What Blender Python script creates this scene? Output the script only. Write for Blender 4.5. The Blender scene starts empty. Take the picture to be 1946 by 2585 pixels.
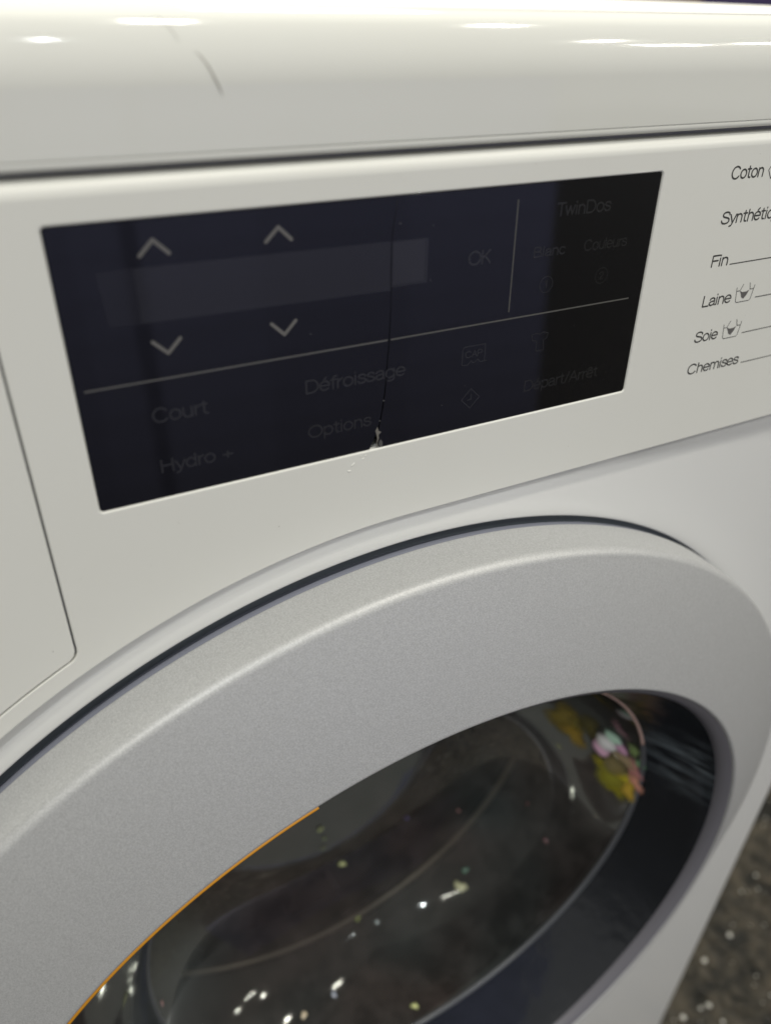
import bpy, bmesh, math, random
from mathutils import Vector, Matrix, Euler
from mathutils.geometry import tessellate_polygon
random.seed(7)
S = bpy.context.scene
C = S.collection
PI = math.pi
H = 0.485                                   # height of the door centre above the floor (m)

def V(x, y, z):                             # mm relative to the door centre, front plane y = 0  ->  metres
    return Vector((x/1000, y/1000, z/1000 + H))

# ------------------------------------------------------------------ camera
cam_d = bpy.data.cameras.new('camera'); cam = bpy.data.objects.new('camera', cam_d); C.objects.link(cam)
fwd = Vector((0.39957127, 0.72874757, -0.55612029)); rgt = Vector((0.88478324, -0.46527634, 0.02601047)); up = Vector((0.23979455, 0.50243895, 0.83069469))
M = Matrix((rgt, up, -fwd)).transposed().to_4x4(); M.translation = V(-104.309, -174.148, 369.269)
cam.matrix_world = M
cam_d.sensor_fit = 'HORIZONTAL'; cam_d.sensor_width = 36; cam_d.lens = 1991.3/1946*36
cam_d.clip_start = 0.01; cam_d.clip_end = 60
cam_d.dof.use_dof = True; cam_d.dof.focus_distance = 0.245; cam_d.dof.aperture_fstop = 10.0
S.camera = cam

# ------------------------------------------------------------------ world, lamps, exposure
W = bpy.data.worlds.new('World'); S.world = W; W.use_nodes = True
bg = W.node_tree.nodes['Background']; bg.inputs[0].default_value = (1.0, 0.99, 0.945, 1); bg.inputs[1].default_value = 0.51
S.view_settings.view_transform = 'Standard'; S.view_settings.look = 'None'; S.view_settings.gamma = 1; S.view_settings.exposure = -0.07

def lamp(x, y, z, sx, sy, power, col=(1, 0.96, 0.88), rz=0, target=None):
    d = bpy.data.lights.new('ceiling_or_fill_lamp', 'AREA'); d.shape = 'RECTANGLE'; d.size = sx; d.size_y = sy; d.energy = power*1.14; d.color = col
    o = bpy.data.objects.new('ceiling_or_fill_lamp', d); C.objects.link(o); o.location = V(0, 0, 365) + Vector((x, y, z))
    if target is not None:
        o.rotation_euler = (target - o.location).to_track_quat('-Z', 'Y').to_euler()
    else:
        o.rotation_euler = (0, 0, rz)
    return o
WARM = (1, 0.965, 0.86); COOL = (0.93, 0.98, 1.0)
lamp(0.66, -0.89, 3.0, 0.22, 0.12, 26, WARM)
lamp(2.25, -1.02, 3.0, 0.20, 0.09, 24, WARM)
lamp(3.66, -2.62, 3.0, 0.14, 0.09, 26, WARM)
lamp(4.78, -3.25, 3.0, 0.75, 0.08, 34, WARM)
lamp(5.60, -2.95, 3.0, 0.40, 0.08, 28, WARM)
lamp(0.30, -2.45, 3.0, 0.08, 0.06, 3, COOL)
lamp(-1.30, -2.30, 3.0, 0.12, 0.10, 30, COOL)  # extra lamp, added to light the front
lamp(-1.10, 1.80, 3.0, 1.20, 0.50, 90, WARM)  # added over the back to brighten worktop and wall
lamp(-2.60, -2.20, 3.0, 1.20, 0.14, 40, WARM)  # further fill added for the front surfaces
lamp(1.60, 2.30, 3.0, 1.20, 0.30, 60, WARM)  # added behind to lift the light from above

# ------------------------------------------------------------------ materials
def mat(name, col, rough=0.4, metal=0.0, **k):
    m = bpy.data.materials.new(name); m.use_nodes = True
    b = m.node_tree.nodes['Principled BSDF']
    b.inputs['Base Color'].default_value = (*col, 1); b.inputs['Roughness'].default_value = rough; b.inputs['Metallic'].default_value = metal
    for kk, v in k.items(): b.inputs[kk.replace('_', ' ')].default_value = v
    return m
def nd(m, t, **k):
    n = m.node_tree.nodes.new(t)
    for a, v in k.items():
        if a in n.inputs: n.inputs[a].default_value = v
        else: setattr(n, a, v)
    return n
def lk(m, a, b): m.node_tree.links.new(a, b)
def bsdf(m): return m.node_tree.nodes['Principled BSDF']
def bump(m, scale, strength, dist, detail=3, coat=False, tex='noise'):
    co = nd(m, 'ShaderNodeTexCoord')
    t = nd(m, 'ShaderNodeTexNoise', Scale=scale, Detail=detail)
    bp = nd(m, 'ShaderNodeBump', Strength=strength, Distance=dist)
    lk(m, co.outputs['Object'], t.inputs['Vector']); lk(m, t.outputs['Fac'], bp.inputs['Height']); lk(m, bp.outputs['Normal'], bsdf(m).inputs['Normal'])
    return t, co
def tint(m, scale, c1, c2, lo=0.35, hi=0.65, detail=4):
    co = nd(m, 'ShaderNodeTexCoord'); t = nd(m, 'ShaderNodeTexNoise', Scale=scale, Detail=detail)
    r = nd(m, 'ShaderNodeValToRGB'); r.color_ramp.elements[0].position = lo; r.color_ramp.elements[1].position = hi
    r.color_ramp.elements[0].color = (*c1, 1); r.color_ramp.elements[1].color = (*c2, 1)
    lk(m, co.outputs['Object'], t.inputs['Vector']); lk(m, t.outputs['Fac'], r.inputs['Fac']); lk(m, r.outputs['Color'], bsdf(m).inputs['Base Color'])
    return r

white = mat('white_enamel', (0.76, 0.76, 0.74), 0.07)
tint(white, 9, (0.745, 0.745, 0.69), (0.765, 0.765, 0.715)); bump(white, 900, 0.02, 0.0002)
fas = mat('white_plastic', (0.76, 0.76, 0.72), 0.38)
tint(fas, 12, (0.755, 0.752, 0.70), (0.77, 0.768, 0.72)); bump(fas, 2600, 0.05, 0.0001)
groove_m = mat('groove_dark', (0.22, 0.22, 0.25), 0.6)
hollow = mat('inner_dark', (0.03, 0.03, 0.035), 0.7)
glassm = mat('black_glass', (0.0035, 0.0035, 0.0045), 0.04, 0, Specular_IOR_Level=0.5)
lcd_m = mat('screen_window', (0.016, 0.016, 0.019), 0.06)
print_l = mat('print_light', (0.135, 0.13, 0.12), 0.3)
print_f = mat('print_faint', (0.017, 0.0175, 0.018), 0.12)
print_k = mat('print_dark', (0.045, 0.045, 0.042), 0.5)
silver = mat('silver_paint', (0.60, 0.60, 0.585), 0.46, 0.30)
def flake(m, c1, c2):
    co = nd(m, 'ShaderNodeTexCoord')
    vo = nd(m, 'ShaderNodeTexVoronoi', Scale=4200)
    bp = nd(m, 'ShaderNodeBump', Strength=0.22, Distance=0.00012)
    lk(m, co.outputs['Object'], vo.inputs['Vector']); lk(m, vo.outputs['Distance'], bp.inputs['Height'])
    lk(m, bp.outputs['Normal'], bsdf(m).inputs['Normal'])
    r = nd(m, 'ShaderNodeMix', data_type='RGBA')
    r.inputs['A'].default_value = (*c1, 1); r.inputs['B'].default_value = (*c2, 1)
    sp = nd(m, 'ShaderNodeSeparateColor'); lk(m, vo.outputs['Color'], sp.inputs[0]); lk(m, sp.outputs[0], r.inputs['Factor'])
    lk(m, r.outputs['Result'], bsdf(m).inputs['Base Color'])
flake(silver, (0.43, 0.433, 0.43), (0.58, 0.583, 0.58))
rimgrey = mat('grey_rim_plastic', (0.20, 0.21, 0.26), 0.45)
lipm = mat('lip_plastic', (0.17, 0.165, 0.185), 0.35)
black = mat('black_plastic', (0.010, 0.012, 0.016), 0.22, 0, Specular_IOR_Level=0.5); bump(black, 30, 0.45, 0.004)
co = nd(black, 'ShaderNodeTexCoord'); ds = nd(black, 'ShaderNodeVectorMath', operation='DISTANCE'); ds.inputs[1].default_value = V(160, -20, 52)  # pale mottled reflection painted into the funnel's colour
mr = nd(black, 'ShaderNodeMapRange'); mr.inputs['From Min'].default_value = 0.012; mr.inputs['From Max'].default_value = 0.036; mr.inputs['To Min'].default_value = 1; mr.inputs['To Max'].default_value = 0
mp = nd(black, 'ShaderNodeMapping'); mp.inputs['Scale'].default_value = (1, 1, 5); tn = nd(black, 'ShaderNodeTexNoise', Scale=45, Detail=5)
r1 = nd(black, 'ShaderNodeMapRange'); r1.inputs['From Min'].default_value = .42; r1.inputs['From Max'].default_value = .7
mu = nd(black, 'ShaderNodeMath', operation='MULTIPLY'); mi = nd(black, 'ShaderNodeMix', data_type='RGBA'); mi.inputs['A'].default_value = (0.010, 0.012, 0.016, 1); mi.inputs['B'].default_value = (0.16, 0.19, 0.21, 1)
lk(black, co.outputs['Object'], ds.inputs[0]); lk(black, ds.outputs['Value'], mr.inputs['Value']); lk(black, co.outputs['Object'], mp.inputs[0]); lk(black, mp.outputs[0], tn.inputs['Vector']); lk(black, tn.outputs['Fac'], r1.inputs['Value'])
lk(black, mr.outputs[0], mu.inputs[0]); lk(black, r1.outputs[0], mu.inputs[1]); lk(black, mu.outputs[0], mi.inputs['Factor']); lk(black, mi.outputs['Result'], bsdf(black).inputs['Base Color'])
rubber = mat('rubber', (0.035, 0.036, 0.038), 0.45)
steel = mat('drum_steel', (0.22, 0.215, 0.20), 0.32, 1.0); bump(steel, 55, 0.35, 0.004)
orange = mat('orange_line', (0.55, 0.24, 0.015), 0.4)
rim_glint = mat('pink_rim_glint', (0.85, 0.60, 0.52), 0.35, 0.3)
greyedge = mat('grey_glass_edge', (0.10, 0.105, 0.115), 0.3)
shard_m = mat('shard', (0.17, 0.16, 0.14), 0.25)
voidm = mat('void', (0.001, 0.001, 0.001), 0.6)
scr = mat('scuff', (0.50, 0.49, 0.45), 0.5)
dirt = mat('dirt', (0.16, 0.14, 0.11), 0.6)
chipw = mat('chip_plastic', (0.80, 0.79, 0.74), 0.3)
# thin clear glass: fresnel mix of see-through and mirror, plus painted haze for mottled reflections
gl = bpy.data.materials.new('clear_glass'); gl.use_nodes = True
nt = gl.node_tree; nt.nodes.clear()
out = nt.nodes.new('ShaderNodeOutputMaterial'); mx = nt.nodes.new('ShaderNodeMixShader'); fr = nt.nodes.new('ShaderNodeFresnel'); fr.inputs[0].default_value = 1.5
tr = nt.nodes.new('ShaderNodeBsdfTransparent'); tr.inputs[0].default_value = (0.5, 0.52, 0.5, 1); gs = nt.nodes.new('ShaderNodeBsdfGlossy'); gs.inputs['Roughness'].default_value = 0.06; gs.inputs[0].default_value = (0.26, 0.27, 0.26, 1)
nt.links.new(fr.outputs[0], mx.inputs[0]); nt.links.new(tr.outputs[0], mx.inputs[1]); nt.links.new(gs.outputs[0], mx.inputs[2]); df = nt.nodes.new('ShaderNodeBsdfDiffuse'); tc = nt.nodes.new('ShaderNodeTexCoord'); tn = nt.nodes.new('ShaderNodeTexNoise'); tn.inputs['Scale'].default_value = 60; tn.inputs['Detail'].default_value = 7; tn.inputs['Roughness'].default_value = .65
t2 = nt.nodes.new('ShaderNodeTexNoise'); t2.inputs['Scale'].default_value = 9; rr_ = nt.nodes.new('ShaderNodeValToRGB'); rr_.color_ramp.elements[0].position = .40; rr_.color_ramp.elements[0].color = (.055, .055, .055, 1); rr_.color_ramp.elements[1].position = .68; rr_.color_ramp.elements[1].color = (.115, .115, .115, 1)
rc_ = nt.nodes.new('ShaderNodeValToRGB'); rc_.color_ramp.elements[0].position = .4; rc_.color_ramp.elements[0].color = (.30, .34, .34, 1); rc_.color_ramp.elements[1].position = .6; rc_.color_ramp.elements[1].color = (.42, .33, .30, 1)
nt.links.new(tc.outputs['Object'], tn.inputs['Vector']); nt.links.new(tc.outputs['Object'], t2.inputs['Vector']); nt.links.new(tn.outputs['Fac'], rr_.inputs[0]); nt.links.new(t2.outputs['Fac'], rc_.inputs[0]); nt.links.new(rc_.outputs[0], df.inputs[0])
m2 = nt.nodes.new('ShaderNodeMixShader'); nt.links.new(rr_.outputs[0], m2.inputs[0]); nt.links.new(mx.outputs[0], m2.inputs[1]); nt.links.new(df.outputs[0], m2.inputs[2]); nt.links.new(m2.outputs[0], out.inputs[0])

# ------------------------------------------------------------------ helpers
def link(name, me, m, parent=None, smooth=None, label=None, kind=None):
    o = bpy.data.objects.new(name, me); C.objects.link(o)
    if m is not None: me.materials.append(m)
    if parent is not None: o.parent = parent
    if smooth is True: me.shade_smooth()
    if label: o['label'] = label
    if kind: o['kind'] = kind
    return o
def mesh(name, vs, fs, sm=None):
    me = bpy.data.meshes.new(name); me.from_pydata([tuple(v) for v in vs], [], fs); me.update()
    if sm is not None: me.polygons.foreach_set('use_smooth', sm)
    bm = bmesh.new(); bm.from_mesh(me); bmesh.ops.recalc_face_normals(bm, faces=bm.faces); bm.to_mesh(me); bm.free()
    return me
T = 0.0359
def FY(x, z): return T*(z - 290)            # the control panel leans back by two degrees
def FP(x, z, off=0.0): return V(x, FY(x, z) - off, z)

def loop_norms(P, ccw_in):                  # unit normals pointing to the solid side
    n = len(P); out = []
    for i in range(n):
        a = Vector(P[i-1]); b = Vector(P[(i+1) % n]); t = (b - a).normalized()
        out.append(Vector((-t.y, t.x)) if ccw_in else Vector((t.y, -t.x)))
    return out
def area(P): return 0.5*sum(P[i-1][0]*P[i][1]-P[i][0]*P[i-1][1] for i in range(len(P)))
def plate(outer, holes, r=0.5, depth=3.0, mapf=FP, topfn=None, seg=5, hr=None):
    """flat plate with rounded front edges; loops are 2D (x, z) in mm"""
    vs = []; fs = []; sm = []; tess = []; ids = []
    for li, P in enumerate([outer] + holes):
        if area(P) < 0: P = P[::-1]
        N = loop_norms(P, li == 0); n = len(P)
        rr = [(topfn(*p) if (topfn and li == 0) else (r if li == 0 else (hr or r))) for p in P]
        rings = []
        for k in range(seg + 1):
            a = k/seg*PI/2
            rings.append([(Vector(P[i]) + N[i]*rr[i]*(1 - math.sin(a)), rr[i]*(1 - math.cos(a))) for i in range(n)])
        rings.append([(Vector(P[i]), depth) for i in range(n)])
        base = []
        for R in rings:
            base.append(len(vs))
            for q, d in R: vs.append(mapf(q.x, q.y, -d))
        for k in range(len(rings) - 1):
            for i in range(n):
                j = (i + 1) % n
                fs.append((base[k]+i, base[k]+j, base[k+1]+j, base[k+1]+i)); sm.append(k < seg)
        tess.append([Vector((q.x, q.y, 0)) for q, d in rings[0]]); ids += list(range(base[0], base[0]+n))
    for t in tessellate_polygon(tess):
        fs.append(tuple(ids[i] for i in t)); sm.append(False)
    return mesh('plate', vs, fs, sm)
def rrect(x0, x1, z0, z1, r, n=6):
    P = []
    for cx, cz, a0 in ((x1-r, z1-r, 0), (x0+r, z1-r, 90), (x0+r, z0+r, 180), (x1-r, z0+r, 270)):
        for k in range(n+1):
            a = math.radians(a0 + 90*k/n); P.append((cx + r*math.cos(a), cz + r*math.sin(a)))
    return P
def dens(P, step=4.0):                      # add points on long straight edges
    o = []
    for i in range(len(P)):
        a = Vector(P[i]); b = Vector(P[(i+1) % len(P)]); L = (b-a).length; k = max(1, int(L/step))
        for j in range(k): o.append(tuple(a.lerp(b, j/k)))
    return o
def flat(P, m, name, parent, off, label=None, th=0.0, mapf=FP):
    """thin printed or inlaid shape (convex or not) lying on the fascia"""
    n = len(P); vs = [mapf(x, z, off) for x, z in P]
    fs = [tuple(t) for t in tessellate_polygon([[Vector((x, z, 0)) for x, z in P]])]
    if th:
        vs += [mapf(x, z, off - th) for x, z in P]
        fs += [(i, (i+1) % n, n+(i+1) % n, n+i) for i in range(n)]
    return link(name, mesh(name, vs, fs), m, parent, label=label)
def stroke(segs, w, off, mapf=FP, cap=True):
    """polyline strokes of width w with round ends, as flat strips; returns a mesh"""
    vs = []; fs = []
    for pts in segs:
        for a, b in zip(pts[:-1], pts[1:]):
            a = Vector(a); b = Vector(b); t = (b - a).normalized(); nrm = Vector((-t.y, t.x)); P = []
            k = 5 if cap else 1; ang = math.atan2(nrm.y, nrm.x)
            if cap:
                for i in range(k+1): c = ang + PI*i/k; P.append(a + Vector((math.cos(c), math.sin(c)))*w/2)
                for i in range(k+1): c = ang + PI + PI*i/k; P.append(b + Vector((math.cos(c), math.sin(c)))*w/2)
            else: P = [a + nrm*w/2, a - nrm*w/2, b - nrm*w/2, b + nrm*w/2]
            o = len(vs); vs += [mapf(p.x, p.y, off + 0.002*(len(fs) % 5)) for p in P]; fs.append(tuple(range(o, o+len(P))))
    return mesh('stroke', vs, fs)
def A_(cx, cy, rx, ry, a, b, n=14): return [(cx + rx*math.cos(math.radians(a+(b-a)*i/n)), cy + ry*math.sin(math.radians(a+(b-a)*i/n))) for i in range(n+1)]
_S = [(.66, .76), (.62, .9), (.5, .98), (.36, 1), (.2, .97), (.09, .86), (.08, .72), (.17, .6), (.36, .54), (.56, .47), (.67, .36), (.68, .2), (.58, .06), (.36, 0), (.14, .05), (.04, .17), (.02, .27)]
_e = [[(.03, .37), (.54, .37)] + A_(.28, .36, .27, .36, 3, 318, 18)]
_O = lambda x, rx=.25: A_(x, .36, rx, .36, 0, 360, 20)
_arch = [(.06, .44)] + A_(.28, .44, .22, .28, 165, 0, 10) + [(.50, 0)]
GLYPH = {
 'C': ([A_(.42, .5, .39, .5, 38, 322, 20)], .88), 'c': ([A_(.28, .36, .26, .36, 45, 315)], .58), 'o': ([_O(.29, .27)], .65), 't': ([[(.15, .93), (.15, .14), (.2, .03), (.33, .01)], [(0, .72), (.32, .72)]], .42),
 'n': ([[(.06, 0), (.06, .72)], _arch], .62), 'h': ([[(.06, 0), (.06, 1)], _arch], .62), 'S': ([_S], .78), 's': ([[(x*.68, y*.72) for x, y in _S]], .54), 'y': ([[(0, .72), (.25, .02)], [(.5, .72), (.24, -.06), (.16, -.22), (.02, -.27)]], .54),
 'e': (_e, .62), 'é': (_e + [[(.24, .86), (.38, 1.02)]], .62), 'ê': (_e + [[(.12, .86), (.28, 1.0), (.44, .86)]], .62), 'i': ([[(.06, 0), (.06, .72)], [(.06, .95), (.06, 1.0)]], .2),
 'q': ([_O(.28), [(.53, .72), (.53, -.27)]], .66), 'd': ([_O(.28), [(.53, 1), (.53, 0)]], .66), 'p': ([[(.06, .72), (.06, -.27)], _O(.31)], .64), 'g': ([_O(.28), [(.53, .72), (.53, -.08), (.46, -.22), (.28, -.28), (.08, -.2)]], .66),
 'u': ([[(.06, .72), (.06, .28)] + A_(.28, .28, .22, .28, 180, 350, 10), [(.51, .72), (.51, 0)]], .63), 'F': ([[(.06, 0), (.06, 1), (.6, 1)], [(.06, .53), (.52, .53)]], .64), 'L': ([[(.06, 1), (.06, 0), (.55, 0)]], .60),
 'a': ([[(.06, .55)] + A_(.27, .52, .2, .2, 150, 0, 8) + [(.47, .12), (.53, .01)], [(.47, .42), (.2, .38), (.05, .29), (.03, .16), (.1, .04), (.22, 0), (.36, .04), (.47, .17)]], .6),
 'm': ([[(.06, 0), (.06, .72)], [(.06, .46)] + A_(.25, .48, .19, .24, 160, 0, 8) + [(.44, 0)], [(.44, .46)] + A_(.63, .48, .19, .24, 160, 0, 8) + [(.82, 0)]], .94),
 'D': ([[(.06, 0), (.06, 1), (.34, 1)] + A_(.34, .5, .38, .5, 90, -90) + [(.06, 0)]], .82), 'f': ([[(.14, 0), (.14, .82), (.2, .96), (.34, .99)], [(0, .72), (.3, .72)]], .36), 'r': ([[(.06, 0), (.06, .72)], [(.06, .42), (.14, .62), (.32, .71)]], .38),
 'O': ([A_(.43, .5, .41, .5, 0, 360, 24)], .92), 'K': ([[(.06, 0), (.06, 1)], [(.6, 1), (.08, .42)], [(.25, .6), (.64, 0)]], .7), 'T': ([[(0, 1), (.62, 1)], [(.31, 1), (.31, 0)]], .66), 'w': ([[(0, .72), (.17, .02), (.34, .7), (.51, .02), (.68, .72)]], .76),
 'B': ([[(.06, 0), (.06, 1), (.38, 1), (.55, .93), (.6, .77), (.54, .6), (.38, .53), (.06, .53)], [(.38, .53), (.6, .45), (.66, .27), (.58, .07), (.38, 0), (.06, 0)]], .76), 'l': ([[(.06, 0), (.06, 1)]], .2),
 'H': ([[(.06, 0), (.06, 1)], [(.66, 0), (.66, 1)], [(.06, .53), (.66, .53)]], .82), '+': ([[(.08, .35), (.6, .35)], [(.34, .1), (.34, .6)]], .66), '/': ([[(0, -.04), (.32, 1.02)]], .4), 'A': ([[(0, 0), (.34, 1), (.68, 0)], [(.12, .35), (.56, .35)]], .74),
 'P': ([[(.06, 0), (.06, 1), (.4, 1), (.58, .92), (.63, .73), (.58, .55), (.4, .47), (.06, .47)]], .7), '1': ([[(.1, .78), (.28, 1), (.28, 0)]], .4), '2': ([[(.05, .72), (.1, .92), (.3, 1), (.5, .93), (.56, .74), (.46, .52), (.05, 0), (.58, 0)]], .66), ' ': ([], .32)}
def word(txt, x0, x1, z, cap, m, parent, name, off, w=0.12, label=None, mapf=FP):
    """lettering drawn with round monoline strokes, fitted between x0 and x1"""
    segs = []; pen = 0
    for ch in txt:
        g, adv = GLYPH[ch]; segs += [[(pen + x, y) for x, y in q] for q in g]; pen += adv
    xs = [p[0] for q in segs for p in q]; a, b = min(xs), max(xs); h = w*cap/2
    segs = [[(x0 + h + (x - a)/(b - a)*(x1 - x0 - 2*h), z + h + y*(cap - 2*h)) for x, y in q] for q in segs]
    return link(name, stroke(segs, w*cap, off, mapf), m, parent, label=label)
def lathe(prof, n=256, c0=(0, 0), close=False, a0=0, a1=2*PI):
    """profile of (radius, y[, cx, cz]) swept about the door axis"""
    vs = []; fs = []; full = abs(a1 - a0 - 2*PI) < 1e-6; m = n if full else n+1
    for p in prof:
        R, y = p[0], p[1]; cx, cz = (p[2], p[3]) if len(p) > 2 else c0; ex = p[4] if len(p) > 4 else 0
        for i in range(m):
            a = a0 + (a1 - a0)*i/n; Q = R + ex*max(0, -math.cos(a))**1.2; vs.append(V(cx + Q*math.cos(a), y, cz + Q*math.sin(a)))
    k = len(prof)
    for j in range(k if close else k-1):
        for i in range(n):
            i2 = (i+1) % m; j2 = (j+1) % k
            fs.append((j*m+i, j*m+i2, j2*m+i2, j2*m+i))
    return mesh('lathe', vs, fs, [True]*len(fs))
def arc(cx, cy, r, a, b, n):               # (R, y) points of an arc, degrees
    return [(cx + r*math.cos(math.radians(a + (b-a)*i/n)), cy + r*math.sin(math.radians(a + (b-a)*i/n))) for i in range(n+1)]
def ringtube(R, y, r, cx=0, cz=0, ex=0, a0=0, a1=2*PI, n=256, k=10):
    return lathe([(R + r*math.cos(2*PI*i/k), y + r*math.sin(2*PI*i/k), cx, cz, ex) for i in range(k)], n, close=True, a0=a0, a1=a1)

# ------------------------------------------------------------------ the washing machine
wm = bpy.data.objects.new('washing_machine', None); C.objects.link(wm)
wm['label'] = 'white front-loading washing machine with a cracked black touch display and a big silver porthole door'
wm['category'] = 'washing machine'

# --- worktop: rounded slab, front lower strip separate
def slab(prof, x0, x1, y0, y1, rc):
    vs = []; fs = []; sm = []; loops = []
    for ins, z in prof:
        r = max(rc - ins, 0.3); P = rrect(x0+ins*.25, x1-ins*.25, y0+ins, y1-ins, r, 6)
        loops.append(len(vs)); vs += [V(x, y, z) for x, y in P]; n = len(P)
    for k in range(len(prof)-1):
        for i in range(n):
            j = (i+1) % n; fs.append((loops[k]+i, loops[k]+j, loops[k+1]+j, loops[k+1]+i)); sm.append(True)
    fs.append(tuple(range(loops[-1], loops[-1]+n))); sm.append(False)
    return mesh('slab', vs, fs, sm)
LT = 365.0; LR = 14.0; LY = 2.2
LK = math.radians(38)/11; S38 = math.sin(math.radians(38)); C38 = math.cos(math.radians(38)); R38 = 3/(1 - S38)
def lid_in(z):                              # how far the worktop's front has curved back at height z
    if z <= 351: return 0.3
    if z <= 362: return 0.3 - math.log(math.cos(LK*(z - 351)))/LK
    t = math.asin(min(1, S38 + (z - 362)/R38)); return 0.3 - math.log(C38)/LK + R38*(C38 - math.cos(t))
prof = [(6, 338.9), (0.12, 338.9), (0.03, 338.95), (0.0, 339.05), (0.0, 339.2), (0.15, 346), (0.3, LT-LR)]
prof += [(lid_in(z), z) for z in [351 + .5*k for k in range(1, 23)]] + [(lid_in(z), z) for z in [365 - 3*(1 - k/16)**2 for k in range(1, 17)]]
wt = link('worktop', slab(prof, -298, 298, LY, 600, 9), white, wm)
wt['label'] = 'glossy white worktop with a rounded front edge, scuffed'
pl = rrect(-296.5, 296.5, LY + 13.2, 597, 5, 6); pn = len(pl)
me = mesh('plate', [V(x, y, LT + .35) for x, y in pl] + [V(x + (.6 if x < 0 else -.6), y + .6*(1 if y < 300 else -1), LT + .75) for x, y in pl], [(i, (i+1) % pn, pn + (i+1) % pn, pn + i) for i in range(pn)] + [tuple(range(pn, 2*pn))])
for v in me.vertices: v.co.z -= .0004
link('worktop_plate', me, mat('matt_worktop', (0.78, 0.77, 0.73), .65, 0, Specular_IOR_Level=0.12), wm)
prof = [(6, 337.1), (0.7, 337.1), (0.3, 337.35), (0.12, 337.8), (0.10, 338.1), (0.10, 338.76), (0.12, 338.82), (6, 338.82)]
link('worktop_trim', slab(prof, -298, 298, LY, 600, 9), white, wm)
# --- scuffs on the worktop
def LF(x, z, off):                          # point on the worktop's front face
    return V(x, LY + lid_in(z) - 0.05 - off, z)
def ribbon(pts, off, mapf, m, name, label=None, parent=wm):
    vs = []; fs = []
    for i, (x, z, w) in enumerate(pts): vs += [mapf(x - w/2, z, off), mapf(x + w/2, z, off)]
    for i in range(len(pts)-1): fs.append((2*i, 2*i+1, 2*i+3, 2*i+2))
    return link(name, mesh(name, vs, fs), m, parent, label=label)
ribbon([(-59.6, 363.2, .1), (-58.6, 362.6, .35), (-57.4, 361.3, .4), (-56.5, 359.9, .35), (-56.0, 358.8, .1)], 0.03, LF, scr, 'scuff_mark', parent=wt)
ribbon([(-53.3, 357.4, .1), (-52.2, 356.4, .35), (-51.0, 354.7, .5), (-50.0, 352.6, .55), (-49.2, 350.9, .45), (-48.6, 349.3, .1)], 0.03, LF, mat('scuff_dark', (0.40, 0.385, 0.34), 0.5), 'scuff_mark', parent=wt)
flat([(-37.0, 342.8), (-36.6, 343.2), (-36.1, 343.1), (-36.2, 342.7), (-36.7, 342.5)], dirt, 'dirt_speck', wt, 0.03, mapf=LF)
# ragged dark paint chips along the trim joint
pp = []; x = -58
while x < 120:
    pp.append((x, 338.9 + random.uniform(-.03, .05), 0)); x += random.uniform(1.2, 4)
vs = []; fs = []
for i, (x, z, _) in enumerate(pp):
    w = random.uniform(.07, .2) * min(1, (i+1)/6); vs += [LF(x, z - w, .04), LF(x, z + w*.6, .04)]
for i in range(len(pp)-1): fs.append((2*i, 2*i+1, 2*i+3, 2*i+2))
link('chipped_edge', mesh('c', vs, fs), mat('chip_dark', (0.14, 0.13, 0.11), 0.6), wt)
ribbon([(-86.0, 339.1, 1.6), (-83.6, 339.5, 1.2), (-82.0, 340.2, .5)], 0.05, LF, chipw, 'paint_chip', parent=wt)

# --- recess behind the groove under the worktop
bm = bmesh.new(); 
def box(bm, a, b):
    r = bmesh.ops.create_cube(bm, size=1); c = (Vector(a)+Vector(b))/2; s = Vector(b)-Vector(a)
    for v in r['verts']: v.co = V(c.x + v.co.x*s.x, c.y + v.co.y*s.y, c.z + v.co.z*s.z)
box(bm, (-296, 6.5, 328), (296, 20, 340)); me = bpy.data.meshes.new('g'); bm.to_mesh(me); bm.free(); link('worktop_groove', me, groove_m, wm)

# --- crease: lower edge of the control panel: straight at z=234.5, then an arc round the door
RC = 235.2; ZL = 190.0
def crease_pts(x0, x1, R=RC, zt=234.6, zl=ZL, step=3.0):
    P = []; n = int((x1)/step)
    for i in range(n+1): P.append((x1*(1 - i/n), zt))
    zt0 = zt
    a = 90.0; aend = math.degrees(math.asin(zl/R)); xe = -R*math.cos(math.asin(zl/R))
    k = 50
    for i in range(1, k+1):
        t = math.radians(90 + (90 - aend)*i/k); P.append((R*math.cos(t), R*math.sin(t) - (R - zt0)*(1 - i/k)))
    n = 30
    for i in range(1, n+1): P.append((xe + (x0 - xe)*i/n, zl))
    return P
# drawer outline: right seam x = -101.9, corner, arc R 240.7, straight left
SEAM = -101.9
def drawer_loop(d):                         # d: inset of the drawer from the seam line
    R = 240.7 + d; x1 = SEAM - d; rc = 4.2
    # corner between the vertical x=x1 and the arc
    Rr = R + rc; xc = x1 - rc; zc = math.sqrt(Rr*Rr - xc*xc); th = math.atan2(zc, xc)
    P = [(x1, 332.0 - d*0), (x1, zc)]
    P = [(x1, 340.0)] + [(x1, 340 - (340-zc)*i/20) for i in range(1, 20)]
    a1 = th + PI                             # direction from corner centre to the tangent point on the arc
    A0 = 0.0; A1 = -(2*PI - a1) if a1 > PI else a1
    A1 = math.atan2(-zc, -xc)                # in (-pi/2, 0)
    for i in range(0, 13): a = A0 + (A1 - A0)*i/12; P.append((xc + rc*math.cos(a), zc + rc*math.sin(a)))
    te = PI - math.asin(196.0/R)
    for i in range(1, 40): t = th + (te - th)*i/39; P.append((R*math.cos(t), R*math.sin(t)))
    xe = P[-1][0]
    for i in range(1, 16): P.append((xe + (-296 + d - xe)*i/15, 196.0))
    return P
ZT = 335.6
dl = drawer_loop(0.0)
dl_f = [p for p in dl if p[1] < ZT - 0.01]
cr = crease_pts(-297, 297)
top = [(SEAM + (297 - SEAM)*(1 - i/120), ZT) for i in range(121)]       # from right to left
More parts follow.
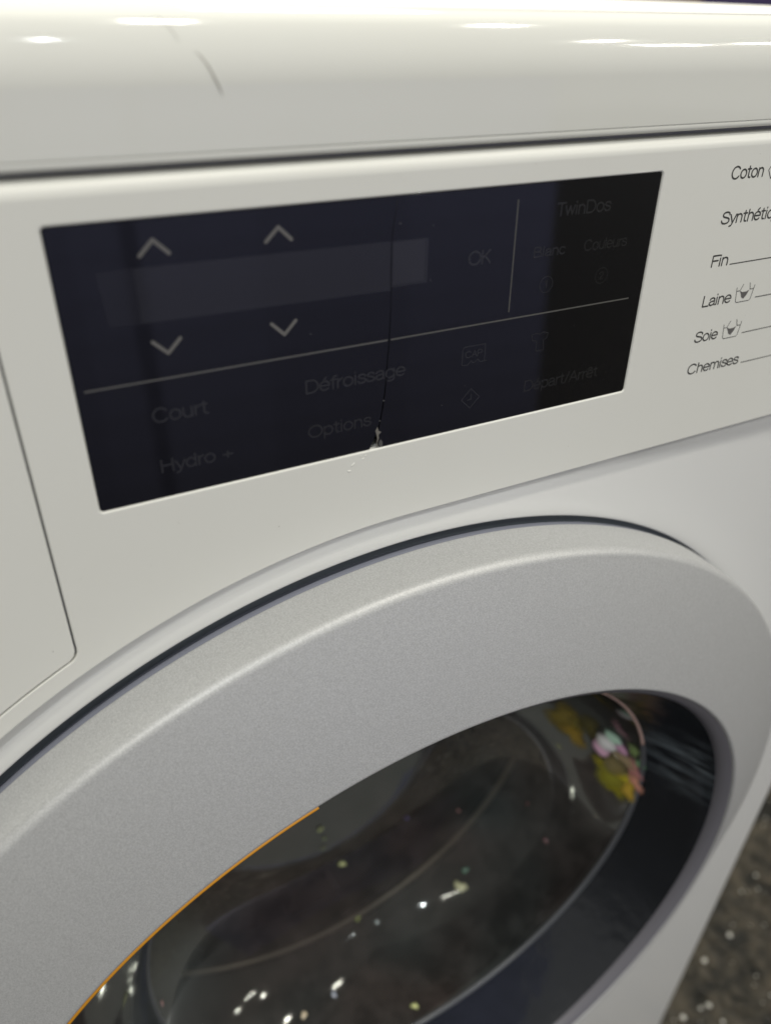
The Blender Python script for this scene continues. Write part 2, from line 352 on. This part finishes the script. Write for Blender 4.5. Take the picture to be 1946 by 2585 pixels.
fo = top + dl_f + [(-297, 196.0), (-297, 193.0)] + cr[::-1]
def top_r(x, z): 
    if z > ZT - 0.01 and x > SEAM + 4.2: return 3.4
    if z > ZT - 0.01: return 0.35 + 3.0*max(0, (x - SEAM))/4.2
    if x > 296.5: return 1.0
    return 0.35
# remove duplicate neighbours
def dedupe(P):
    o = []
    for p in P:
        if not o or (Vector(p) - Vector(o[-1])).length > 0.05: o.append(p)
    if (Vector(o[0]) - Vector(o[-1])).length < 0.05: o.pop()
    return o
DX0, DX1, DZ0, DZ1 = -88.9, 78.8, 259.75, 327.0
hole = dens(rrect(DX0, DX1, DZ0, DZ1, 1.0, 6), 6)
fo = dedupe(fo)
fascia = link('control_panel', plate(fo, [hole], r=0.35, depth=9, topfn=top_r, hr=0.55, seg=6), fas, wm)
fascia['label'] = 'white control panel with cutout for the black display'
# drawer front
dr = drawer_loop(0.55); dr = [p for p in dr if p[1] < ZT - .01]; dr = dedupe([(-296, ZT), ] + [(-296 + (SEAM - .55 + 296)*i/60, ZT) for i in range(1, 61)] + dr)
def FPd(x, z, off=0): return FP(x, z, off + 0.05)
def dr_r(x, z): return (3.4 if x < SEAM - 4.5 else 0.35 + 3.0*max(0, SEAM - .55 - x)/4.2) if z > ZT - .01 else 0.35
link('detergent_drawer', plate(dr, [], r=0.35, depth=9, mapf=FPd, topfn=dr_r, seg=6), fas, wm)
rec = drawer_loop(-2.2); rec = dedupe([(-296, 334.5)] + [(SEAM + 2.2, 334.5)] + [p for p in rec if p[1] < 334 and p[0] > -290])
link('drawer_recess', plate(rec, [], r=0.1, depth=3, mapf=lambda x, z, off=0: FP(x, z, off - 1.6), seg=1), mat('seam_grey', (0.30, 0.30, 0.32), .6), wm)

# --- display: two pieces of glass either side of the crack
crack = [(-7.1, 327.0), (-8.3, 320), (-8.7, 316.5), (-8.8, 308), (-8.75, 300), (-9.0, 292.9), (-9.25, 289), (-9.6, 285.3), (-9.85, 281), (-10.3, 276.1), (-10.9, 272), (-11.4, 269.2), (-12.0, 266.7), (-12.25, 265.2), (-12.9, 263), (-13.9, 260.0)]
def cw(z): return 0.05 + 0.10*max(0, min(1, (300 - z)/30))     # half width of the crack
L = [(x - cw(z), z) for x, z in crack]; L[-2] = (-13.5, 263.0); L[-1] = (-15.0, 260.0)
Rr_ = [(x + cw(z), z) for x, z in crack]; Rr_[-2] = (-12.0, 262.6); Rr_[-1] = (-11.9, 260.0)
g = 0.12
lp = rrect(DX0+g, DX1-g, DZ0+g, DZ1-g, 0.9, 5); n5 = 6
left = lp[n5:3*n5] ; right = lp[:n5]; right2 = lp[3*n5:]
Lf = [(x, min(max(z, DZ0+g), DZ1-g)) for x, z in L]; Rf = [(x, min(max(z, DZ0+g), DZ1-g)) for x, z in Rr_]
polyL = Lf[:1] + left + Lf[:0:-1]
polyR = right + Rf + right2
def FPl(x, z, off=0): return FP(x, z, off - 0.35)
def FPr(x, z, off=0): return FP(x, z, off - 0.35 - 0.0016*(x + 9) + 0.05*(327-z)/67)
disp = link('display_glass', plate(dedupe(polyL), [], r=0.06, depth=2.5, mapf=FPl, seg=2), glassm, fascia)
disp['label'] = 'left piece of the cracked black display glass'
disp2 = link('display_glass', plate(dedupe(polyR), [], r=0.06, depth=2.5, mapf=FPr, seg=2), glassm, fascia)
disp2['label'] = 'right piece of the cracked black display glass'
bm = bmesh.new(); box(bm, (DX0-3, 4.5, DZ0-3), (DX1+3, 5.5, DZ1+3)); me = bpy.data.meshes.new('g'); bm.to_mesh(me); bm.free(); link('display_backing', me, voidm, fascia)
# screen window behind the glass, split by the crack
ci = lambda z, s: next(a[0] + (b[0]-a[0])*(a[1]-z)/(a[1]-b[1]) for a, b in zip(crack[:-1], crack[1:]) if a[1] >= z >= b[1]) + s*0.16
flat([(-72, 304.7), (ci(304.2, -1), 304.2), (ci(310, -1), 310), (ci(316.4, -1), 316.4), (-72, 317.0)], lcd_m, 'screen_window', fascia, 0.012, mapf=FPl)
flat([(ci(304.9, 1), 304.9), (1.9, 305.0), (1.9, 316.3), (ci(316.4, 1), 316.4), (ci(310, 1), 310)], lcd_m, 'screen_window', fascia, 0.012, mapf=FPr)
lcd0 = mat('screen_window_edge', (0.0095, 0.0095, 0.0115), 0.06)
flat([(-79, 304.9), (-72.06, 304.7), (-72.06, 317.0), (-80, 317.0)], lcd0, 'screen_window', fascia, 0.012, mapf=FPl)
lcd2 = mat('screen_window_pale', (0.022, 0.022, 0.026), 0.06)  # paler strip of the window right of the crack
flat([(ci(305.6, 1)+.25, 305.6), (0.9, 305.7), (0.9, 316.0), (ci(316.0, 1)+.25, 316.0)], lcd2, 'screen_window', fascia, 0.016, mapf=FPr)
# prints on the glass
def FG(x, z, off=0): return (FPl if x < -9 else FPr)(x, z, off)
def prn(segs, w, m, name='printed_icon', label=None, off=0.02, cap=True): return link(name, stroke(segs, w, off, FG, cap), m, fascia, label=label)
for nm, P in (('up', [(-70.2, 319.4), (-67.0, 322.5), (-63.8, 319.4)]), ('up', [(-41.5, 319.5), (-38.3, 322.5), (-35.2, 319.5)]),
              ('down', [(-70.2, 300.2), (-67.0, 297.1), (-63.8, 300.2)]), ('down', [(-41.5, 300.2), (-38.3, 297.1), (-35.2, 300.2)])):
    prn([P], 0.85, print_l, 'arrow_key', 'light grey %s chevron' % nm)
prn([[(-86.9, 291.1), (-9.6, 291.1)]], 0.46, mat('print_rule', (0.10, 0.098, 0.092), 0.3), 'divider_line', cap=False)
prn([[(-8.7, 291.1), (74.0, 291.25)]], 0.42, mat('print_rule_b', (0.10, 0.098, 0.088), 0.3), 'divider_line', cap=False)
prn([[(28.9, 323.3), (29.1, 293.2)]], 0.34, mat('print_rule_c', (0.10, 0.098, 0.088), 0.3), 'divider_line', cap=False)
def disp_word(t, x0, x1, z, cap, m=print_f): 
    return word(t, x0, x1, z, cap, m, fascia, 'display_lettering', 0.02, w=0.125, mapf=FG, label='faint grey word %s' % t)
fa = [mat('print_faint_%d' % i, c, 0.12) for i, c in enumerate([(0.024, 0.024, 0.026), (0.020, 0.020, 0.021), (0.016, 0.016, 0.0165)])]
disp_word('Court', -73.0, -59.2, 280.2, 4.0, fa[0]); disp_word('Hydro +', -72.8, -54.2, 266.7, 3.8, fa[0])
disp_word('Défroissage', -33.5, -3.9, 280.2, 3.9, fa[0]); disp_word('Options', -33.4, -14.4, 267.3, 3.8, fa[1])
disp_word('OK', 14.3, 21.6, 307.6, 3.9, fa[0]); disp_word('TwinDos', 42.0, 61.3, 317.75, 3.7, fa[1])
disp_word('Blanc', 35.8, 46.7, 307.4, 3.0, fa[1]); disp_word('Couleurs', 53.4, 69.5, 307.3, 3.3, fa[2])
disp_word('Départ/Arrêt', 37.4, 66.2, 267.2, 3.8, fa[2])
def circ_pts(cx, cz, r, n=28): return [(cx + r*math.cos(2*PI*i/n), cz + r*math.sin(2*PI*i/n)) for i in range(n+1)]
prn([circ_pts(41.3, 299.5, 2.3)], 0.22, fa[1], 'printed_icon', 'circled number one'); disp_word('1', 40.75, 41.6, 298.4, 2.3, fa[1])
prn([circ_pts(61.6, 299.6, 2.3)], 0.22, fa[2], 'printed_icon', 'circled number two'); disp_word('2', 60.9, 62.4, 298.5, 2.3, fa[2])
prn([[(22.0, 280.0), (22.0, 285.1), (15.0, 285.1), (14.4, 284.6), (14.4, 279.8), (16.3, 279.6), (17.4, 280.7), (18.4, 279.9), (19.6, 280.9), (20.6, 279.9), (22.8, 280.0)]], 0.26, fa[0], 'printed_icon', 'capsule symbol reading CAP')
disp_word('CAP', 15.3, 21.2, 281.7, 2.1, fa[0])
prn([[(15.0, 269.0), (18.1, 272.1), (21.2, 269.0), (18.1, 265.9), (15.0, 269.0)], [(18.3, 270.4), (18.3, 268.6), (17.0, 268.6)]], 0.26, fa[0], 'printed_icon', 'timer symbol: clock hands in a diamond')
prn([[(40.3, 279.8), (40.3, 282.9), (38.7, 283.3), (38.2, 284.9), (39.9, 285.4), (41.2, 284.9), (42.4, 285.4), (44.2, 284.9), (43.8, 283.3), (42.7, 282.9), (43.2, 279.8), (40.3, 279.8)]], 0.26, fa[1], 'printed_icon', 'shirt symbol')
# shard and gap at the foot of the crack
flat([(-12.95, 260.3), (-12.55, 262.6), (-12.8, 264.0), (-13.15, 265.3), (-12.55, 266.4), (-12.2, 265.2), (-11.35, 264.6), (-12.15, 264.0), (-12.1, 262.7), (-12.6, 261.4), (-12.3, 260.3)], shard_m, 'glass_splinter', fascia, 0.10, mapf=FPl, th=0.3)
flat([(-11.9, 260.1), (-12.05, 261.6), (-11.5, 262.4), (-10.9, 261.4), (-10.9, 260.1)], mat('shard_b', (0.09, 0.088, 0.085), .3), 'glass_splinter', fascia, 0.09, mapf=FPl, th=0.2)
for x, z, s in ((-10.6, 274.0, .22), (-11.75, 268.1, .2), (8.3, 268.8, .12), (15.9, 273.4, .1), (-6.4, 320.5, .16), (3.1, 319.2, .12), (-31.4, 296.2, .13), (3.0, 305.4, .13), (53.8, 285.6, .1)):
    flat([(x+s, z), (x, z+s*.7), (x-s, z+s*.1), (x, z-s*.6)], mat('dust', (0.28, 0.28, 0.27), .4) if 'dust' not in bpy.data.materials else bpy.data.materials['dust'], 'dust_speck', fascia, 0.03, mapf=FG)
# dents and gouges below the crack
def blob(cx, cz, a, b, rot, h, m, name, mapf=FP, n=14):
    vs = [mapf(cx, cz, h)]; fs = []
    for k, (s, hh) in enumerate(((.5, h*.8), (1, 0.0))):
        for i in range(n):
            t = 2*PI*i/n; x = a*s*math.cos(t); z = b*s*math.sin(t)*(1+.2*math.sin(3*t)); vs.append(mapf(cx + x*math.cos(rot) - z*math.sin(rot), cz + x*math.sin(rot) + z*math.cos(rot), hh-.01))
    for i in range(n): fs.append((0, 1+i, 1+(i+1) % n)); fs.append((1+i, 1+(i+1) % n, 1+n+(i+1) % n, 1+n+i))
    return link(name, mesh(name, vs, fs, [True]*len(fs)), m, fascia)
blob(-21.6, 254.7, .7, .3, -.2, .2, fas, 'plastic_burr'); blob(-20.4, 256.5, .9, .25, .7, .22, fas, 'plastic_burr'); blob(-17.2, 257.6, .6, .22, .4, .15, fas, 'plastic_burr')
blob(-18.9, 256.2, .6, .2, .2, -.25, scr, 'plastic_burr'); blob(-16.4, 258.5, .4, .16, .3, .15, fas, 'plastic_burr'); blob(-18.0, 258.6, .3, .15, 1, .15, fas, 'plastic_burr')
for x, z, s in ((-43.5, 242.6, .16), (-107.5, 222.6, .16), (-97.2, 221.5, .07)):
    flat([(x+s, z), (x, z+s), (x-s, z), (x, z-s)], dirt, 'dirt_speck', fascia, 0.07)

for k in range(34):
    x = random.uniform(-120, 200); z = random.choice([random.uniform(238, 257), random.uniform(329, 333), random.uniform(240, 330)])
    if DX0 - 1 < x < DX1 + 1 and z > DZ0 - 1 and z < DZ1 + 1: continue
    if x < SEAM + 1 and x > SEAM - 1.5: continue
    s_ = random.uniform(.04, .10); flat([(x+s_, z), (x, z+s_), (x-s_*.8, z), (x, z-s_*1.1)], dirt, 'dirt_speck', fascia, 0.07)

# --- programme lettering on the white panel
def pw(t, x1, z, x0=106.7, cap=3.95): return word(t, x0, x1, z, cap, print_k, fascia, 'program_lettering', 0.04, w=0.13, label='dark grey word %s' % t)
pw('Coton', 120.7, 322.9); pw('Synthétiques', 139.2, 309.85); pw('Fin', 114.1, 296.7); pw('Laine', 120.0, 283.8); pw('Soie', 117.6, 271.6); pw('Chemises', 131.6, 260.2)
def wp(segs, w, name='program_line', label=None): return link(name, stroke(segs, w, 0.04, FP, False), print_k, fascia, label=label)
wp([[(122.8, 324.8), (124.6, 327.4), (126.4, 324.8), (124.6, 322.2), (122.8, 324.8)]], 0.3, 'printed_icon', 'diamond symbol')
wp([[(115.2, 296.95), (158, 297.1)]], 0.36); wp([[(131.7, 284.1), (152, 284.1)]], 0.33); wp([[(129.6, 271.9), (152, 272.1)]], 0.33); wp([[(133.1, 260.4), (158, 260.5)]], 0.33)
for cx, z in ((125.9, 283.4), (123.9, 271.1)):
    wp([[(cx-4.3, z+5.2), (cx-3.6, z+.5), (cx-3.0, z), (cx+2.9, z), (cx+3.5, z+.5), (cx+4.2, z+5.2)], [(cx-4.0, z+3.9), (cx-2.4, z+3.9)], [(cx+2.2, z+3.9), (cx+4.0, z+3.9)],
        [(cx-2.6, z+3.8), (cx-1.4, z+6.0)], [(cx+1.5, z+6.2), (cx+2.3, z+3.8)]], 0.26, 'printed_icon', 'hand wash tub symbol')
    flat([(cx-2.6, z+3.9), (cx-1.2, z+3.3), (cx+.6, z+3.3), (cx+2.0, z+3.8), (cx+1.2, z+2.2), (cx, z+.9), (cx-1.2, z+1.6), (cx-1.8, z+2.8)], mat('print_mid', (0.12, 0.115, 0.11), .5), 'printed_icon', fascia, 0.05)

# --- body front: recessed ground between the control panel and the door, with the lip round the opening
RL = 223.0
def outer_r(t):                             # distance from the door centre to the outer edge in direction t
    c, s = math.cos(t), math.sin(t); r = 1e9
    if c > 1e-6: r = min(r, 294/c)
    if c < -1e-6: r = min(r, -294/c)
    if s < -1e-6: r = min(r, -440/s)
    if s > 1e-6:
        zt = 234.6/s
        if c >= 0: r = min(r, zt)
        else:
            rc = RC + 0.0
            rl = ZL/s
            r = min(r, max(rc, min(rl, 1e9)) if s*RC < ZL else (zt if zt < RC else RC))
    return r
def body_y(t, w, Lh):
    s = math.sin(t)
    deep = 1.25 if s > 0 else 0.0
    if s <= 0: deep = 0
    k = max(0, min(1, (s - 0.15)/0.35)); 
    h0 = -2.0*k; hd = 0.9*k; h1 = -0.3
    u = w
    if u < 0.22: q = u/0.22; q = q*q*(3-2*q); return (h0 + 1.6*k)*(1-q) + hd*q
    q = (u - 0.22)/0.78; q = q*(2 - q)*0.55 + q*0.45*1.0; return hd*(1-q) + h1*q
N = 720; MR = 30; vs = []; fs = []
angs = [2*PI*i/N for i in range(N)]
for t in angs:
    R1 = outer_r(t); 
    for j in range(MR+1):
        w = j/MR; r = R1 + (RL + 0.8 - R1)*w; y = body_y(t, w, R1-RL)
        vs.append(V(r*math.cos(t), y, r*math.sin(t)))
    for a in (20, 45, 70, 90):               # lip rounding into the gap
        a = math.radians(a); vs.append(V((RL+0.8-0.8*math.sin(a))*math.cos(t), -0.3 + 0.8*(1-math.cos(a)), (RL+0.8-0.8*math.sin(a))*math.sin(t)))
    vs.append(V(RL*math.cos(t), 9, RL*math.sin(t)))
K = MR + 6
for i in range(N):
    for j in range(K-1):
        a = i*K + j; b = ((i+1) % N)*K + j; fs.append((a, b, b+1, a+1))
body_m = mat('body_enamel', (0.765, 0.765, 0.745), 0.16); bump(body_m, 700, .02, .0002)
bp = link('front_panel', mesh('front', vs, fs, [True]*len(fs)), body_m, wm)
# casing: rounded vertical edges, sides, back
P = rrect(-298, 298, 0.0, 590, 4.0, 8); vs = []; fs = []; n = len(P)
for z in (-H*1000 + 15, 336): vs += [V(x, y, z) for x, y in P]
for i in range(n):
    j = (i+1) % n
    if P[i][1] < 0.01 and P[j][1] < 0.01: continue
    fs.append((i, j, n+j, n+i))
fs.append(tuple(range(n)))
link('casing', mesh('casing', vs, fs, [True]*(len(fs)-1)+[False]), body_m, wm)
# dark gap behind the door edge
link('door_gap', lathe([(RL+.1, 3.2), (214, 3.2), (212, 30)], 200), mat('gap_dark', (0.22, 0.25, 0.28), 0.5), wm)
for sx in (-1, 1):
    for y in (60, 520):
        me = bpy.data.meshes.new('foot'); bm = bmesh.new(); bmesh.ops.create_cone(bm, cap_ends=True, segments=20, radius1=.02, radius2=.018, depth=.0155)
        for v in bm.verts: v.co += V(sx*255, y, -H*1000 + 7.7)
        bm.to_mesh(me); bm.free(); link('foot', me, rubber, wm)

# --- door
door = link('door', lathe([(221.2, -4.6), (222.3, -4.6)] + arc(221.9, -5.6, 0.9, 90, 0, 3)[::1] + [(222.8, -19.2)] + arc(219.2, -19.2, 3.6, 0, -71, 12) + [(176.2, -39.55)] + arc(175.6, -38.4, 1.25, -70, -172, 8) + [(173.9, -37.6)], 512), silver, wm)
door['label'] = 'domed silver porthole door ring with a bright rounded outer edge'
link('door_back_rim', lathe([(222.0, -4.7), (222.0, -2.2), (221.6, -1.8), (219.0, -1.6), (217, 9)], 300), rimgrey, door)
link('window_lip', lathe([(174.3, -38.6), (173.6, -38.3), (172.2, -37.6), (170.6, -36.0), (169.9, -34.6), (169.6, -33)], 300), lipm, door)
a0 = math.atan2(165.6, -49.3); a1 = math.atan2(-30, -170)
link('orange_edge', ringtube(174.05, -39.05, 0.62, a0=a0, a1=a1 + 2*PI, n=120), orange, door)  # thin orange tube along part of the window edge
# funnel from the lip to the rim of the bowl (off-centre)
CX, CZ, RI = 22.63, 2.37, 132.06
fun = []
for k in range(21):
    u = k/20; e = u
    fun.append((169.6 + (RI - 169.6)*e, -33 + 33*(u**0.8), CX*u, CZ*u, 48*u))
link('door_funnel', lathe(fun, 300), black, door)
link('bowl_rim_or_glint', ringtube(RI, 0.6, 1.6, CX, CZ, 48, a0=math.radians(-190), a1=math.radians(20), n=200), greyedge, door)
link('bowl_rim_or_glint', ringtube(RI, 0.4, 0.9, CX, CZ, 48, a0=math.radians(20), a1=math.radians(60), n=80), rim_glint, door)  # pinkish highlight on the rim, painted as a coloured arc
bowl = [(RI - 1, 1, CX, CZ, 48)]
for k in range(1, 25):
    u = k/24; bowl.append((RI*math.cos(u*PI/2*.96)**0.55*0.985, 1 + 92*math.sin(u*PI/2)**0.9, CX*(1-u), CZ*(1-u), 48*(1-u)**1.5))
bowl.append((0.3, 93.4, 0, 0)); link('glass_bowl', lathe(bowl, 200), gl, door)

# coloured blobs on the bowl, painted stand-ins for lamp flare and highlights
def flare_blob(c, nrm, r, h, col, name, rough=0.12, wob=0.15, sx=1.0, coat=0.0, metal=0.0):
    key = 'flare_%02d_%02d_%02d_%d' % (int(col[0]*99), int(col[1]*99), int(col[2]*99), int(metal*10))
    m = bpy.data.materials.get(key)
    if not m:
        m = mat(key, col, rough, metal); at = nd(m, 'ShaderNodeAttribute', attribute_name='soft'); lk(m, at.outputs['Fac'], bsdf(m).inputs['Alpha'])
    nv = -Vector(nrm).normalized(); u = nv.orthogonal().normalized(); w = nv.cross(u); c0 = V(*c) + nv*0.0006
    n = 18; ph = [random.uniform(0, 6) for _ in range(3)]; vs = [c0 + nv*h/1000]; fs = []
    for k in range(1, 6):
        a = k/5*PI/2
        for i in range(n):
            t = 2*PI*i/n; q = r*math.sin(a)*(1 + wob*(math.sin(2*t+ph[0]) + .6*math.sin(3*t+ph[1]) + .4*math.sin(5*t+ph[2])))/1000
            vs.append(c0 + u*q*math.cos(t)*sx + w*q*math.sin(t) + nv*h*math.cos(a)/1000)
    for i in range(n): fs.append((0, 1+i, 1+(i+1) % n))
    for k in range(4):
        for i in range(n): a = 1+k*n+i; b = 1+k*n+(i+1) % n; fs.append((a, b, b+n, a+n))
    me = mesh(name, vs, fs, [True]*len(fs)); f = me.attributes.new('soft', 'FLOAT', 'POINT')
    sv = (1, .88, .66, .38, .14, 0) if name == 'flare_patch' else (1, .97, .85, .62, .3, 0)
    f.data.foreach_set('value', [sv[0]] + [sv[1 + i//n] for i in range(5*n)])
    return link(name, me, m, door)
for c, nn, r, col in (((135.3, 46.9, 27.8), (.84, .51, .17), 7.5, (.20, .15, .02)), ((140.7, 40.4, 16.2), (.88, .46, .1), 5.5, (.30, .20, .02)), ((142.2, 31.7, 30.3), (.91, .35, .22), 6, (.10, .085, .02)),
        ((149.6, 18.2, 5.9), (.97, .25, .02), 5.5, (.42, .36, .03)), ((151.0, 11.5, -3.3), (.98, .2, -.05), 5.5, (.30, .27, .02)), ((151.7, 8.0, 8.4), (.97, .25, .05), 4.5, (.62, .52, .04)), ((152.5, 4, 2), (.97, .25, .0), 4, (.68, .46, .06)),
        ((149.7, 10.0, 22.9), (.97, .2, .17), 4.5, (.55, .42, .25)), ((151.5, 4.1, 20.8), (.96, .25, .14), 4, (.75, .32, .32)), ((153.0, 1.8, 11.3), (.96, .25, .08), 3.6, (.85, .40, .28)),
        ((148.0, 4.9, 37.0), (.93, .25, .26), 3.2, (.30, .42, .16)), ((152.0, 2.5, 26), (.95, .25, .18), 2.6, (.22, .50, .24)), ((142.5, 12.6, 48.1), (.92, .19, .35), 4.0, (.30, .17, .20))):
    flare_blob(c, nn, r*1.6, 0.5, col, 'flare_patch', .25, .3)
for c, nn, r, col in (((138, 44, 24), (.86, .48, .15), 9, (.16, .13, .02)), ((150, 15, 2), (.97, .24, 0), 7.5, (.34, .32, .03)), ((148.5, 14, 14), (.95, .25, .1), 6, (.30, .24, .10))): flare_blob(c, nn, r*1.5, 0.4, col, 'flare_patch', .3, .12)
flare_blob((146.2, 23.6, 20.0), (.94, .3, .16), 6.6, 2.4, (1.0, .62, .82), 'glint_dome', .1, .08)
flare_blob((146.0, 21.2, 27.3), (.94, .25, .2), 7.2, 3.2, (1.0, 1.0, 1.0), 'glint_dome', .1, .08)
flare_blob((145.6, 17.5, 35.0), (.95, .2, .26), 6.0, 2.0, (.68, 1.0, .80), 'glint_dome', .1, .08)
flare_blob((147.6, 12.6, 31.0), (.95, .2, .22), 5.0, 1.6, (.80, .45, .66), 'glint_dome', .1, .08)
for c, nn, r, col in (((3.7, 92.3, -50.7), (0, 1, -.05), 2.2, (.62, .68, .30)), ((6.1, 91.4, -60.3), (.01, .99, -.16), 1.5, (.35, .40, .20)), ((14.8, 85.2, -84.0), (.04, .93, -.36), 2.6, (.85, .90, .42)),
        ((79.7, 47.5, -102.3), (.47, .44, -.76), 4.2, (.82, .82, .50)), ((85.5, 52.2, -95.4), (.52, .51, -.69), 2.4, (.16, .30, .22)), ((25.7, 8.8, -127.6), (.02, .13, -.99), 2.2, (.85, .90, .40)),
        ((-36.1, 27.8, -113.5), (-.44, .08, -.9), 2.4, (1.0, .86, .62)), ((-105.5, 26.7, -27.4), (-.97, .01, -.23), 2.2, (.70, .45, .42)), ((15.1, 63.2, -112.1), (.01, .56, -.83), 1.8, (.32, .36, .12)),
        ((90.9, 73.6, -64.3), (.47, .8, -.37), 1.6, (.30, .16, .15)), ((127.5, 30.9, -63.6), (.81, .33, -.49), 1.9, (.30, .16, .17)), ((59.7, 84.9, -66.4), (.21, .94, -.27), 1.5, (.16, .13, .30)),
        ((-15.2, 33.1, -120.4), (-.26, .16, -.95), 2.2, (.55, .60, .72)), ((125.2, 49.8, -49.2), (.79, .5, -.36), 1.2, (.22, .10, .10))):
    flare_blob(c, nn, r*.9, r*.5, tuple(v*.75 for v in col), 'glint_dome', .1, .25)  # pale domes whose colour imitates blurred highlights in the glass

# --- gasket, drum
link('door_gasket', lathe([(212, 30), (190, 26), (165, 40), (156, 60), (150, 74), (143, 82), (146, 96), (160, 110)], 200), rubber, wm)
dm = link('drum', lathe([(152, 100), (200, 104), (238, 130), (240, 420), (225, 432), (60, 445), (0.5, 445)], 160), steel, wm)
link('drum_rim', ringtube(143.5, 80, 2.0, n=200), mat('rim_steel', (0.42, 0.36, 0.31), 0.35, 0.6), dm)
for q in range(3):                           # lifter ribs
    a = math.radians(35 + 120*q); vs = []; fs = []
    prof3 = [(-22, 238), (-14, 210), (0, 196), (14, 210), (22, 238)]
    for y in (150, 400):
        for u, r in prof3: vs.append(V(r*math.cos(a) - u*math.sin(a), y, r*math.sin(a) + u*math.cos(a)))
    for i in range(4): fs.append((i, i+1, 6+i, 5+i))
    fs += [(0, 1, 2, 3, 4), (5, 6, 7, 8, 9)]
    link('drum_paddle', mesh('p', vs, fs), steel, dm)

# ------------------------------------------------------------------ floor
fl = mat('floor_mottled', (0.06, 0.055, 0.045), 0.22, 0, Specular_IOR_Level=0.2)
co = nd(fl, 'ShaderNodeTexCoord'); t1 = nd(fl, 'ShaderNodeTexNoise', Scale=34, Detail=8); t1.inputs['Roughness'].default_value = .7
r1 = nd(fl, 'ShaderNodeValToRGB'); e = r1.color_ramp.elements; e[0].position = .42; e[0].color = (0.004, 0.004, 0.002, 1); e[1].position = .62; e[1].color = (0.062, 0.052, 0.036, 1)
lk(fl, co.outputs['Object'], t1.inputs['Vector']); lk(fl, t1.outputs['Fac'], r1.inputs['Fac']); lk(fl, r1.outputs['Color'], bsdf(fl).inputs['Base Color'])
t2 = nd(fl, 'ShaderNodeTexNoise', Scale=70, Detail=6); b2 = nd(fl, 'ShaderNodeBump', Strength=.7, Distance=.01); lk(fl, co.outputs['Object'], t2.inputs['Vector']); lk(fl, t2.outputs['Fac'], b2.inputs['Height']); lk(fl, b2.outputs['Normal'], bsdf(fl).inputs['Normal'])
me = bpy.data.meshes.new('floor'); s = 8; me.from_pydata([(-s, -s, 0), (s, -s, 0), (s, s, 0), (-s, s, 0)], [], [(0, 1, 2, 3)]); link('floor', me, fl, kind='structure')
# pale chips strewn over the floor, standing in for its glints
vs = []; fs = []
def glint_chip(x, y, r):
    n = 6; o = len(vs); zt = r*.7; rot = random.random()*6
    vs.append((x, y, zt + .0005))
    for i in range(n): a = rot + 2*PI*i/n; vs.append((x + r*random.uniform(.7, 1.1)*math.cos(a), y + r*random.uniform(.7, 1.1)*math.sin(a), zt*random.uniform(.3, .8)))
    for i in range(n): a = rot + 2*PI*i/n; vs.append((x + r*1.1*math.cos(a), y + r*1.1*math.sin(a), -.001))
    for i in range(n):
        j = (i+1) % n; fs.append((o, o+1+i, o+1+j)); fs.append((o+1+i, o+1+n+i, o+1+n+j, o+1+j))
for k in range(3800):
    glint_chip(random.uniform(-.5, 1.3), random.uniform(-1.1, .5), random.choice([.0008, .001, .001, .0013, .0018, .0026]))
link('floor_glints', mesh('glint_chip', vs, fs), mat('glint_chip', (0.62, 0.61, 0.55), .1), kind='stuff')

# ------------------------------------------------------------------ wall behind the machine, unseen stand-in opposite for the display to reflect
def slab_box(a, b, m, name, parent=None, kind=None):
    bm = bmesh.new(); box(bm, a, b); me = bpy.data.meshes.new(name); bm.to_mesh(me); bm.free(); return link(name, me, m, parent, kind=kind)
bw = slab_box((-4000, 3280, -485), (6000, 3300, 2300), mat('back_wall_paint', (0.5, 0.48, 0.46), .8), 'back_wall', kind='structure')
for x0, x1, c in ((-4000, 1900, (0.80, 0.78, 0.74)), (1900, 3480, (0.26, 0.20, 0.18)), (3480, 4080, (0.05, 0.035, 0.12)), (4080, 6000, (0.27, 0.22, 0.30))):  # first section white, added to brighten what the worktop reflects
    slab_box((x0, 3240, -485), (x1 - 10, 3278, 2300), mat('wall_or_added_board', c, .8), 'wall_or_added_panel', bw)
op = slab_box((-330, -1100, -485), (862, -1060, 300), mat('reflector_dark', (0.02, 0.02, 0.03), .7), 'display_reflector', kind='structure')  # added out of view to give the display its reflection
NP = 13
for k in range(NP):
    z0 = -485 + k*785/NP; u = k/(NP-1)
    c = tuple(a*(1-u) + b*u for a, b in zip((0.20, 0.20, 0.27), (0.52, 0.56, 0.98)))  # tones lightened upward, painting in light from above
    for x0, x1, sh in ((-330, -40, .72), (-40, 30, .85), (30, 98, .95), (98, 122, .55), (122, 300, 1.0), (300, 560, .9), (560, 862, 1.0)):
        slab_box((x0, -1058, z0), (x1, -1000, z0 + 785/NP - .5), mat('reflector_tone', tuple(v*sh for v in c), .6), 'reflector_strip', op)
